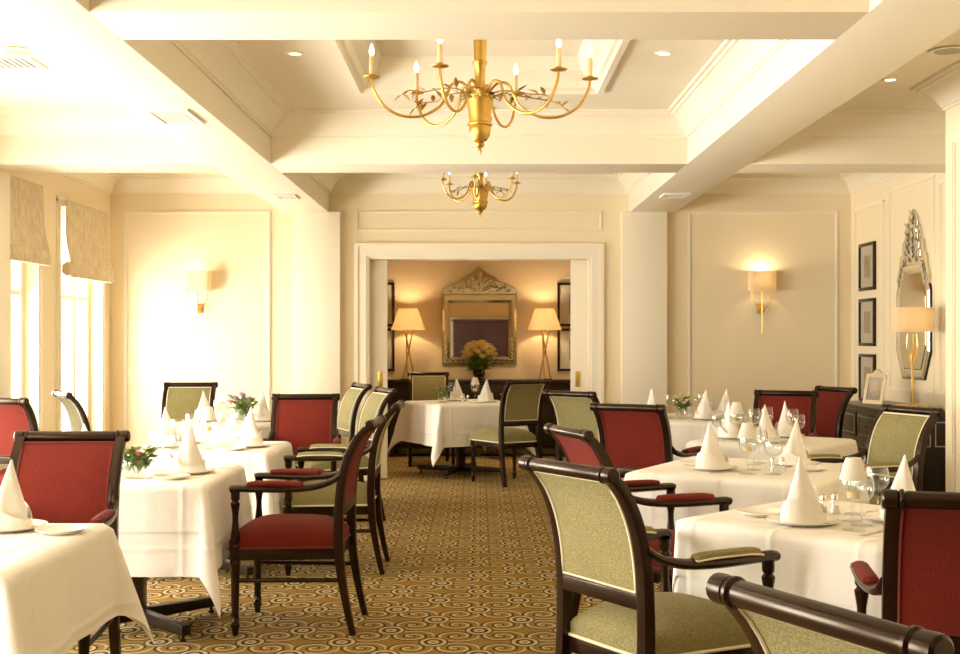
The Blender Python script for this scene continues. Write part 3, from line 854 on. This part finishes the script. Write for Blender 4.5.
def rest():
    def at(pp, r, f): return pp[2]+pp[4]*r-pp[3]*f
    for n, (lo, r, f, rad, mg, proto, txt, g) in {'b': (0, -.195, .06, .084, .03, bread0, 'small white bread plate set ', GB), 'w': (0, .10, .17, .043, 0, wine0, 'stemmed wine glass set ', GWG), 'g': (0, .16, .10, .045, 0, goblet0, 'clear water goblet set ', GG)}.items():
        for pp in PEND:
            if n not in pp[7]: continue
            t = at(pp, r, f); q = free(pp[0], t.x, t.y, rad, mg); place(proto, (q.x, q.y, pp[6]), 0, txt+pp[1], g)
    for n, (r, proto, txt, g) in {'k': (.148, knife0, 'silver table knife set ', GK), 'f': (-.148, fork0, 'silver table fork set ', GF)}.items():
        for pp in PEND:
            if n not in pp[7]: continue
            t = at(pp, r, 0); o = pp[3]
            q = free(pp[0], t.x, t.y, 0, .03, [(o.x*e, o.y*e, .012) for e in (-.10, -.075, -.05, -.025, 0, .025, .05, .075, .10)])
            place(proto, (q.x, q.y, pp[6]), pp[5]+PI/2, txt+pp[1], g)
def on(key, dx, dy, r):
    c = TABLES[key][0]; q = free(key, c[0]+dx, c[1]+dy, r); return (q.x, q.y, TOP)
SPOT = {'bowl': on('L2', .05, -.18, .085), 'lilac': on('L4', .11, -.24, .07), 'vase': on('R4', -.10, -.06, .10), 'pinks': on('D', -.17, -.06, .075)}
for (k, dx, dy) in (('R1', -.03, -.28), ('R2', -.06, -.27), ('R3', -.24, -.10), ('D', .14, .12), ('L3', .03, -.13)):
    place(lamp0, on(k, dx, dy, .062), 0, 'stemmed glass candle lamp with little white shade on the '+TABLES[k][6], 'glass candle lamps')
setting('L1', 90, 'before the head-on red armchair', .30, bias=-.16)
setting('L1', 180, 'on the window end of the nearest table', .27)
setting('L2', 0, 'for the red aisle armchair', .235)
setting('L2', 180, 'on the window end of the table with pink flowers', .235)
setting('L3', 0, 'for the green profile armchair', .235)
setting('L3', 180, 'on the window end of the third window side table', .235)
setting('L4', 85, 'for the chair below the daylit wall lamp', .22, items='bwg')
setting('L4', 195, 'for the edge-on window chair', .22, items='bwg')
setting('L4', -15, 'for the pale-backed green chair', .22, items='wg')
setting('R1', 224, 'for the large green foreground armchair', .21)
setting('R1', -25, 'for the big deep red armchair', .215, items='pkwg')
setting('R2', 205, 'for the second red aisle armchair', .21)
setting('R2', 20, 'for the green armchair by the console', .27)
setting('R3', 160, 'for the broad-backed red armchair', .25, items='fwg')
setting('R3', 55, 'for the red armchair below the lit wall lamp', .22, items='wg')
setting('R3', 235, 'on the aisle corner of the third mirror side table', .22, items='wg')
setting('R4', 185, 'on the aisle end of the farthest mirror side table', .25, items='bw')
setting('R4', 0, 'for the narrow red chair', .25, items='bwg')
setting('R4', -80, 'on the near edge of the farthest mirror side table', .24, items='wg')
setting('D', -10, 'nearer the olive chair on the doorway table', .25, items='bkf')
setting('D', 100, 'beside the pink flowers on the doorway table', .20, items='w')
for (k, dx, dy) in (('R1', -.03, .06), ('R2', .07, -.22), ('R3', -.12, .06), ('D', .02, -.14), ('L2', .10, .20)):
    for i, e in enumerate((0, .05)):
        place(shaker0, on(k, dx+e, dy+e*.6, .022), 0, 'silver-capped shaker %s, on the %s' % (('nearer the window wall', 'nearer the mirror wall')[i], TABLES[k][6]), 'salt and pepper shakers')
rest()

# ------------------------------------------------------------------ flowers
def bloom(mb, p, r, rnd, n=9):
    for k in range(n):
        a = k*2*PI/n*1.9; e = .25+.7*(k/n)
        leaf_pts(mb, p, (math.cos(a)*(1-e*.6), math.sin(a)*(1-e*.6), .3+e), r, r*.75)
def flowers(name, label, loc, r, h, nleaf, blooms, seed, spread=1.0, stemh=0, leaf=.05):
    t = thing(name, label, 'flowers', loc, 0)
    prof = [(.0005, .004), (r*.8, .004), (r, h*.4), (r*.95, h), (r*.98, h), (r*1.04, h*.4), (r*.84, 0), (.0005, 0)]
    MB().lathe(prof, 24).build('glass_vase', M['glass'], t)
    rnd = random.Random(seed); mb = MB(); st = MB()
    for i in range(nleaf):
        a = rnd.uniform(0, 6.28); q = rnd.random()**.5*r*1.25*spread; z = h*(.3+.8*rnd.random())+stemh*rnd.random()
        p = (q*.7*math.cos(a), q*.7*math.sin(a), z)
        if z < h and q*.7 > r*.8: p = (r*.6*math.cos(a), r*.6*math.sin(a), z)
        leaf_pts(mb, p, (math.cos(a), math.sin(a), rnd.uniform(-.1, 1.1)) if z > h*.8 else (math.cos(a)*.3, math.sin(a)*.3, 1), leaf*rnd.uniform(.7, 1.2), leaf*.55)
    mb.build('foliage', M['leaf'], t)
    for (dx, dy, dz, br, m) in blooms:
        mb = MB(); bloom(mb, (dx, dy, dz), br, rnd); f = mb.build('flower', M[m], t)
        MB().tube([(dx*.15, dy*.15, .02), (dx*.5, dy*.5, dz*.6), (dx, dy, dz)], .0022, 5).build('flower_stem', M['leaf'], f)
flowers('flower_bowl', 'low glass bowl of green leaves and a pink flower, behind the head-on red armchair', SPOT['bowl'], .066, .08, 150, [(.02, -.05, .10, .034, 'pink'), (-.05, 0, .10, .028, 'pink'), (.03, .03, .11, .028, 'ivory')], 1, 1.25, .04, .045)
flowers('flower_vase', 'glass vase of lilac flowers and long leaves on the far corner table', SPOT['lilac'], .045, .11, 46, [(-.05, -.02, .17, .045, 'lilac'), (.0, -.02, .19, .05, 'lilac'), (.05, .0, .165, .04, 'lilac'), (-.09, 0, .14, .04, 'pink'), (.09, .01, .14, .035, 'ivory')], 2, 1.7, .07, .085)
flowers('flower_vase', 'small vase of leafy flowers on the farthest mirror side table', SPOT['vase'], .045, .09, 46, [(-.04, 0, .15, .04, 'ivory'), (.05, -.02, .14, .035, 'ivory'), (.0, .02, .17, .035, 'ivory')], 3, 1.25, .06, .055)
flowers('flower_glass', 'short glass of small pinkish flowers on the doorway table', SPOT['pinks'], .050, .09, 44, [(-.05, -.02, .13, .03, 'pink'), (0, -.03, .14, .03, 'pink'), (.05, 0, .135, .03, 'lilac')], 4, 1.5, .05, .05)

# ------------------------------------------------------------------ back room: sideboard, lamps, mirror, pictures
SX0, SX1, SY0, SZ = -1.02, 1.02, YR-.42, .86
t = thing('sideboard', 'long black sideboard against the beige wall beyond the doorway', 'sideboard', (0, YR-.02, 0))
b = MB().box(SX0, SX1, SY0-YR+.04, 0, .10, SZ-.03).build('carcass', M['black'], t, bevel=.004)
MB().box(SX0-.02, SX1+.02, SY0-YR+.01, 0, SZ-.03, SZ).build('worktop', M['black'], t, bevel=.005)
for k in range(4):
    x0 = SX0+.03+k*.5
    d = MB().box(x0, x0+.47, SY0-YR+.028, SY0-YR+.042, .14, .58).build('door', M['black'], t, bevel=.004)
    MB().lathe([(.0005, -.02), (.010, -.018), (.006, 0)], 10, (x0+.42 if k % 2 == 0 else x0+.05, SY0-YR+.028, .38), 'y').build('knob', M['brass'], d)
    d = MB().box(x0, x0+.47, SY0-YR+.028, SY0-YR+.042, .61, .80).build('drawer', M['black'], t, bevel=.004)
    MB().lathe([(.0005, -.02), (.010, -.018), (.006, 0)], 10, (x0+.235, SY0-YR+.028, .705), 'y').build('knob', M['brass'], d)
for x in (SX0+.05, SX1-.05):
    for y in (SY0-YR+.08, -.05): MB().box(x-.03, x+.03, y-.03, y+.03, 0, .11).build('leg', M['black'], t, bevel=.004)
def point(parent, loc, e, r=.03, col=(1, .72, .42)):
    l = bpy.data.lights.new('lamp_light', 'POINT'); l.energy = e; l.shadow_soft_size = r; l.color = col
    o = bpy.data.objects.new('lamp_light', l); C.objects.link(o); o.parent = parent; o.location = loc
def table_lamp(x, y, label):
    t = thing('table_lamp', label, 'lamp', (x, y, SZ), 0, 'crossed-stick lamps on the sideboard')
    MB().lathe([(.0005, .012), (.085, .012), (.09, .006), (.09, 0), (.0005, 0)], 24).build('base', M['black'], t)
    for k in range(3):
        a = k*2*PI/3+.4
        MB().tube([(.075*math.cos(a), .075*math.sin(a), .01), (-.055*math.cos(a+.5), -.055*math.sin(a+.5), .56)], .0085, 8).build('stick', M['oak'], t)
    MB().lathe([(.015, .53), (.018, .60), (.0005, .60)], 10).build('socket', M['brass'], t)
    MB().lathe([(.195, .56), (.108, .80), (.106, .80), (.193, .56)], 32).build('shade', M['shade'], t)
    MB().lathe([(.0005, .60), (.02, .61), (.03, .65), (.02, .68), (.0005, .69)], 12).build('bulb', M['bulb'], t)
    point(t, (0, 0, .73), 12)
table_lamp(-.80, YR-.26, 'lit crossed-stick lamp on the window side end of the long sideboard')
table_lamp(.74, YR-.26, 'lit crossed-stick lamp on the mirror side end of the long sideboard')

def venetian(name, label, loc, rot, outer, inner, crest, orn, edge, strip):
    """glass mirror built on a wall: local x along the wall, y out of it (towards -y), z up"""
    t = thing(name, label, 'mirror', loc, rot)
    f = lambda u, v, w_: (u, -w_, v)
    MB().prism(outer, .018, f).build('backboard', M[edge], t)
    g = lambda u, v, w_: (u, -.0185-w_, v)
    MB().prism(inner, .006, g).build('mirror_glass', M['mirror'], t, smooth=False)
    n = len(inner); cx = sum(p[0] for p in inner)/n; cy = sum(p[1] for p in inner)/n
    for i in range(n):
        a, b = inner[i], inner[(i+1) % n]; A, B = outer[i], outer[(i+1) % n]
        mix = lambda p, q, s: (p[0]+(q[0]-p[0])*s, p[1]+(q[1]-p[1])*s)
        q = [mix(a, A, .06), mix(b, B, .06), mix(b, B, .94), mix(a, A, .94)]
        vs = [(p[0], -.0185, p[1]) for p in q]; m1 = [mix(a, A, .35), mix(b, B, .35), mix(b, B, .7), mix(a, A, .7)]
        vs += [(p[0], -.030, p[1]) for p in m1]
        MB().add(vs, [(4, 5, 6, 7), (0, 1, 5, 4), (1, 2, 6, 5), (2, 3, 7, 6), (3, 0, 4, 7)]).build('border_strip', M[strip], t, smooth=False)
    c = MB().prism(crest, .016, lambda u, v, w_: (u, -.004-w_, v)).build('crest', M[strip], t, smooth=False)
    for (u, v, L, wd, a) in orn:
        mb = MB(); d = (math.cos(a), 0, math.sin(a)); leaf_pts(mb, (u, -.036, v), d, L, wd, (0, 1, 0))
        s = Vector((-d[2], 0, d[0])); p = Vector((u, -.02, v)); dd = Vector(d)
        mb.add([p, p+dd*L*.5+s*wd*.5, p+dd*L, p+dd*L*.5-s*wd*.5, p+dd*L*.5+Vector((0, -.02, 0))], [(0, 1, 4), (1, 2, 4), (2, 3, 4), (3, 0, 4)])
        mb.build('leaf_ornament', M[strip], c, smooth=False)
    return t
W, z0, z1 = .43, 1.02, 1.83
out = [(-W, z0), (W, z0), (W, z1), (-W, z1)]; inn = [(-W+.095, z0+.09), (W-.095, z0+.09), (W-.095, z1-.10), (-W+.095, z1-.10)]
cr = [(-W, z1+.005), (W, z1+.005), (W-.02, z1+.07), (W-.10, z1+.11), (.23, z1+.15), (.17, z1+.20), (.08, z1+.25), (.03, z1+.30), (0, z1+.32), (-.03, z1+.30), (-.08, z1+.25), (-.17, z1+.20), (-.23, z1+.15), (-W+.10, z1+.11), (-W+.02, z1+.07)]
orn = [(.0, z1+.02+.06*i, .085, .05, PI/2) for i in range(4)]
for i in range(7):
    for s in (-1, 1):
        orn.append((s*(.04+.045*i), z1+.03+.02*(i % 3), .085-.004*i, .042, PI/2-s*(.5+.08*i)))
        if i < 4: orn.append((s*(.04+.04*i), z1+.14-.02*i, .075, .038, PI/2-s*(.7+.15*i)))
for s in (-1, 1):
    for i in range(5):
        orn.append((s*(W-.05), z0+.05+.055*i, .07, .035, PI/2+s*.4)); orn.append((s*(W-.10-.06*i), z0+.045, .07, .035, s*.3+(0 if s > 0 else PI)))
venetian('venetian_mirror', 'ornate square glass mirror with leafy crest above the long sideboard', (0.005, YR, 0), 0, out, inn, cr, orn, 'brass', 'silverstrip')
def picture(name, label, loc, rot, w_, h, m='print', group=None, fr=.028, cat='picture', iw=.42, ih=.46):
    t = thing(name, label, cat, loc, rot, group)
    mb = MB()
    for (a, b, c, d) in ((-w_/2, w_/2, 0, fr), (-w_/2, w_/2, h-fr, h), (-w_/2, -w_/2+fr, fr, h-fr), (w_/2-fr, w_/2, fr, h-fr)): mb.box(a, b, -.026, 0, c, d)
    mb.build('picture_frame', M['black'], t, bevel=.003)
    MB().box(-w_/2+fr, w_/2-fr, -.012, -.003, fr, h-fr).build('mount', M['mat'], t)
    MB().box(-w_*iw/2, w_*iw/2, -.0135, -.012, h*(.5-ih/2), h*(.5+ih/2)).build('print', M[m], t)
    MB().box(-w_/2+fr, w_/2-fr, -.0175, -.0165, fr, h-fr).build('glazing', M['pane'], t, smooth=False)
for i, x in enumerate((-1.20, 1.13)):
    side = ('window', 'mirror')[i]
    picture('framed_picture', 'upper black-framed print beside the lamp at the %s side end of the sideboard' % side, (x, YR, 1.465), 0, .46, .50, group='framed prints beyond the doorway')
    picture('framed_picture', 'lower black-framed print beside the lamp at the %s side end of the sideboard' % side, (x, YR, .95), 0, .46, .49, group='framed prints beyond the doorway')
# bouquet on the sideboard
t = thing('bouquet', 'large bouquet of cream flowers in a dark vase before the ornate mirror', 'flowers', (0.0, YR-.24, SZ))
MB().lathe([(.0005, 0), (.055, 0), (.06, .015), (.05, .03), (.07, .06), (.065, .10), (.055, .115), (.058, .12), (.0005, .11)], 20).build('vase', M['black'], t)
rnd = random.Random(9); mb = MB()
for i in range(90):
    a = rnd.uniform(0, 6.28); e = rnd.uniform(0, 1.2); leaf_pts(mb, (.05*math.cos(a), .05*math.sin(a), .10+.08*rnd.random()), (math.cos(a), math.sin(a), e), rnd.uniform(.07, .14), .045)
mb.build('foliage', M['leaf'], t)
for i in range(26):
    zc = 1-1.25*(i+.5)/26; q = math.sqrt(1-zc*zc); a = i*2.39996
    mb = MB(); p = (.165*q*math.cos(a), .13*q*math.sin(a), .255+.14*zc); bloom(mb, p, .074, rnd, 12); f = mb.build('flower', M['ivory'], t)
    MB().tube([(.01*math.cos(a), .01*math.sin(a), .15), tuple(c*.6+(0, 0, .08)[k] for k, c in enumerate(p)), p], .003, 5).build('flower_stem', M['leaf'], f)

# ------------------------------------------------------------------ wall lamps
def sconce(x, label, e):
    z = 1.36; t = thing('wall_lamp', label, 'wall lamp', (x, YB, z), 0, 'gilt wall lamps with oblong shades')
    MB().box(-.028, .028, -.018, 0, .20, .29).build('back_plate', M['brassl'], t, bevel=.004)
    MB().tube([(0, -.016, .245), (0, -.075, .245)], .008, 8).build('bracket', M['brassl'], t)
    MB().tube([(0, -.08, 0), (0, -.08, .12), (0, -.08, .30), (0, -.08, .46)], [.002, .006, .008, .007], 8).build('stem', M['brassl'], t)
    for s in (-1, 1):
        MB().tube(spline([(0, -.08, .20), (s*.035, -.08, .245), (s*.075, -.08, .30), (s*.092, -.08, .36), (s*.10, -.08, .43)], 5), .005, 8).build('branch', M['brassl'], t)
    mb = MB(); n = 32
    for r in (0, .003):
        vs = []; 
        for zz in (.405, .592):
            for k in range(n):
                a = 2*PI*k/n; c, s_ = math.cos(a), math.sin(a)
                ex = lambda q: math.copysign(abs(q)**.45, q)
                vs.append(((.126-r)*ex(c), -.08+(.062-r)*ex(s_), zz))
        mb.add(vs, [(k, (k+1) % n, n+(k+1) % n, n+k) for k in range(n)])
    mb.build('shade', M['shade'], t)
    MB().lathe([(.0005, .46), (.014, .47), (.02, .50), (.014, .525), (.0005, .535)], 12, (0, -.08, 0)).build('bulb', M['bulb'], t)
    point(t, (0, -.08, .565), e, .02)
sconce(-2.62, 'gilt wall lamp with oblong shade on the daylit wall by the windows', 2.0)
sconce(2.63, 'lit gilt wall lamp with oblong shade glowing on the mirror side wall', 4.0)

# ------------------------------------------------------------------ right wall: console, mirror, pictures, lamp
CX0, CX1, CY0, CY1, CZT = 3.00, XR-.005, 8.55, 10.15, .80
t = thing('console', 'black carved console cabinet with outlined panels under the octagonal mirror', 'cabinet', (0, 0, 0))
MB().box(CX0+.03, CX1, CY0+.03, CY1-.03, .10, CZT-.035).build('carcass', M['black'], t, bevel=.005)
MB().box(CX0-.01, CX1, CY0-.01, CY1+.01, CZT-.035, CZT).build('worktop', M['black'], t, bevel=.008)
for k in range(3):
    y0 = CY0+.06+k*.50
    for (za, zb, nm) in ((.15, .50, 'door'), (.54, .74, 'drawer')):
        d = MB().box(CX0+.016, CX0+.032, y0, y0+.47, za, zb).build(nm, M['black'], t, bevel=.004)
        bars((y0+.03, y0+.44, za+.025, zb-.025), .006, .003, lambda u, v, w_: (CX0+.016-w_, u, v)).build('inlay', M['grey'], d)
        MB().lathe([(.006, 0), (.010, -.014), (.0005, -.02)], 10, (CX0+.014, y0+.235 if nm == 'drawer' else y0+.42, (za+zb)/2), 'x').build('knob', M['brass'], d)
for k in range(2):
    bars((CX0+.06+.2*k, CX0+.23+.2*k, .55, .73), .008, .003, lambda u, v, w_: (u, CY0+.03-w_, v)).build('side_inlay', M['grey'], t)
for x in (CX0+.06, CX1-.05):
    for y in (CY0+.07, CY1-.07): MB().box(x-.03, x+.03, y-.03, y+.03, 0, .11).build('leg', M['black'], t, bevel=.004)
# the octagonal mirror: local x runs along the wall (towards the camera), rot -90deg
W, z0, z1 = .37, 1.00, 1.93
def octo(W, z0, z1, cx, cz): return [(-W+cx, z0), (W-cx, z0), (W, z0+cz), (W, z1-cz), (W-cx, z1), (-W+cx, z1), (-W, z1-cz), (-W, z0+cz)]
h = [(.34, z1-.20), (.355, z1-.12), (.31, z1-.04), (.285, z1+.06), (.235, z1+.085), (.225, z1+.17), (.165, z1+.20), (.155, z1+.28), (.095, z1+.31), (.085, z1+.37), (.03, z1+.40)]
cr = [(-u, v) for u, v in h]+[(0, z1+.43)]+h[::-1]
orn = [(0, z1+.03+.075*i, .10, .06, PI/2) for i in range(5)]
for i in range(5):
    for s in (-1, 1):
        orn.append((s*(.20-.03*i), z1-.02+.065*i, .075, .04, PI/2+s*.35)); orn.append((s*(.06+.01*(i % 2)), z1+.0+.065*i, .09, .04, PI/2-s*.7))
for s in (-1, 1):
    for i in range(4): orn.append((s*(W-.07-.02*i), z1-.20+.05*i, .08, .04, PI/2+s*.5))
venetian('octagonal_mirror', 'tall octagonal glass mirror with stepped crest on the side wall', (XR, 9.58, 0), -PI/2, octo(W, z0, z1, .13, .22), octo(W-.085, z0+.085, z1-.085, .10, .19), cr, orn, 'black', 'bevelm')
for (zb, h, nm) in ((1.755, .425, 'top'), (1.258, .425, 'middle'), (.762, .425, 'bottom')):
    picture('framed_picture', '%s one of the three black-framed prints stacked on the side wall' % nm, (XR, 10.72, zb), -PI/2, .42, h, group='three framed prints on the side wall')
# lamp with twig stem
t = thing('console_lamp', 'gilt twig lamp with oblong cream shade on the console', 'lamp', (3.22, 8.92, CZT), 0)
MB().box(-.09, .09, -.09, .09, 0, .035).build('base', M['brassl'], t, bevel=.004)
MB().tube(spline([(0, 0, .03), (.004, 0, .2), (-.003, .003, .36), (0, 0, .47)], 6), [.009]*19, 8).build('stem', M['brassl'], t)
for s in (-1, 1, .3):
    MB().tube(spline([(0, 0, .34), (s*.028, -.01*s, .40), (s*.040, 0, .47), (s*.034, 0, .56)], 5), .006, 8).build('twig', M['brassl'], t)
mb = MB(); n = 32
for r in (0, .003):
    vs = []
    for zz in (.575, .758):
        for k in range(n):
            a = 2*PI*k/n; ex = lambda q: math.copysign(abs(q)**.6, q); vs.append(((.145-r)*ex(math.cos(a)), (.09-r)*ex(math.sin(a)), zz))
    mb.add(vs, [(k, (k+1) % n, n+(k+1) % n, n+k) for k in range(n)])
mb.build('shade', M['shade'], t)
point(t, (0, 0, .68), 1.6, .02)
# standing silver photograph frame
t = thing('photo_frame', 'small silver standing photo frame leaning on the console', 'photo frame', (3.18, 9.62, CZT), math.radians(-60))
def lean(u, v, w_): return (u, -.03-w_+v*.22, v+.004)
mb = MB()
for (a, b, c, d) in ((-.10, .10, 0, .03), (-.10, .10, .21, .24), (-.10, -.07, .03, .21), (.07, .10, .03, .21)): mb.prism([(a, c), (b, c), (b, d), (a, d)], .012, lean)
mb.prism([(-.05, .24), (.05, .24), (.03, .26), (.015, .275), (0, .28), (-.015, .275), (-.03, .26)], .012, lean)
mb.build('silver_frame', M['silver'], t)
MB().prism([(-.07, .03), (.07, .03), (.07, .21), (-.07, .21)], .004, lean).build('mount', M['grey'], t)
MB().prism([(.045*math.cos(k*PI/8), .12+.065*math.sin(k*PI/8)) for k in range(16)], .006, lean).build('oval_portrait', M['print'], t)
MB().prism([(-.02, .0), (.02, .0), (.02, .17), (-.02, .17)], .006, lambda u, v, w_: (u, .065-v*.12-w_+.01, v+.001)).build('easel_strut', M['silver'], t)
o = MB().lathe([(.0005, .006), (.05, .006), (.075, .03), (.08, .045), (.077, .045), (.07, .03), (.048, .0), (.0005, 0)], 24).build('glass_dish', M['glass']); o.location = (3.25, 8.68, CZT)
tag(o, 'small clear glass dish on the console beside the twig lamp', 'dish')

# ------------------------------------------------------------------ behind the camera, stand-ins added for what the mirrors reflect
t = thing('cupboard', 'mahogany cupboard stand-in added behind the viewer to show dark in the ornate mirror', 'cupboard', (.1, YF+.02, 0))
MB().box(-.75, .75, 0, .45, .08, 1.75).build('carcass', M['mahog'], t, bevel=.005)
MB().box(-.79, .79, 0, .49, 1.75, 1.80).build('cornice', M['mahog'], t, bevel=.008)
MB().box(-.77, .77, 0, .47, 0, .08).build('plinth', M['mahog'], t)
for s in (0, 1): 
    d = MB().box(-.72+.73*s, -.01+.73*s, .45, .47, .12, 1.70).build('door', M['mahog'], t, bevel=.005)
    MB().lathe([(.008, 0), (.012, .015), (.0005, .022)], 10, (-.06 if s == 0 else .06, .47, .95), 'y').build('knob', M['brass'], d)
trim(MB().box(-2.2, 2.2, YF, YF+.015, 1.85, 2.45), M['oak'])
for p in (red_arm, red_side, green_arm, green_side): assert p.name in used
print('things', sum(1 for o in bpy.data.objects if o.parent is None and 'label' in o.keys()), 'trims', TRIM[0])
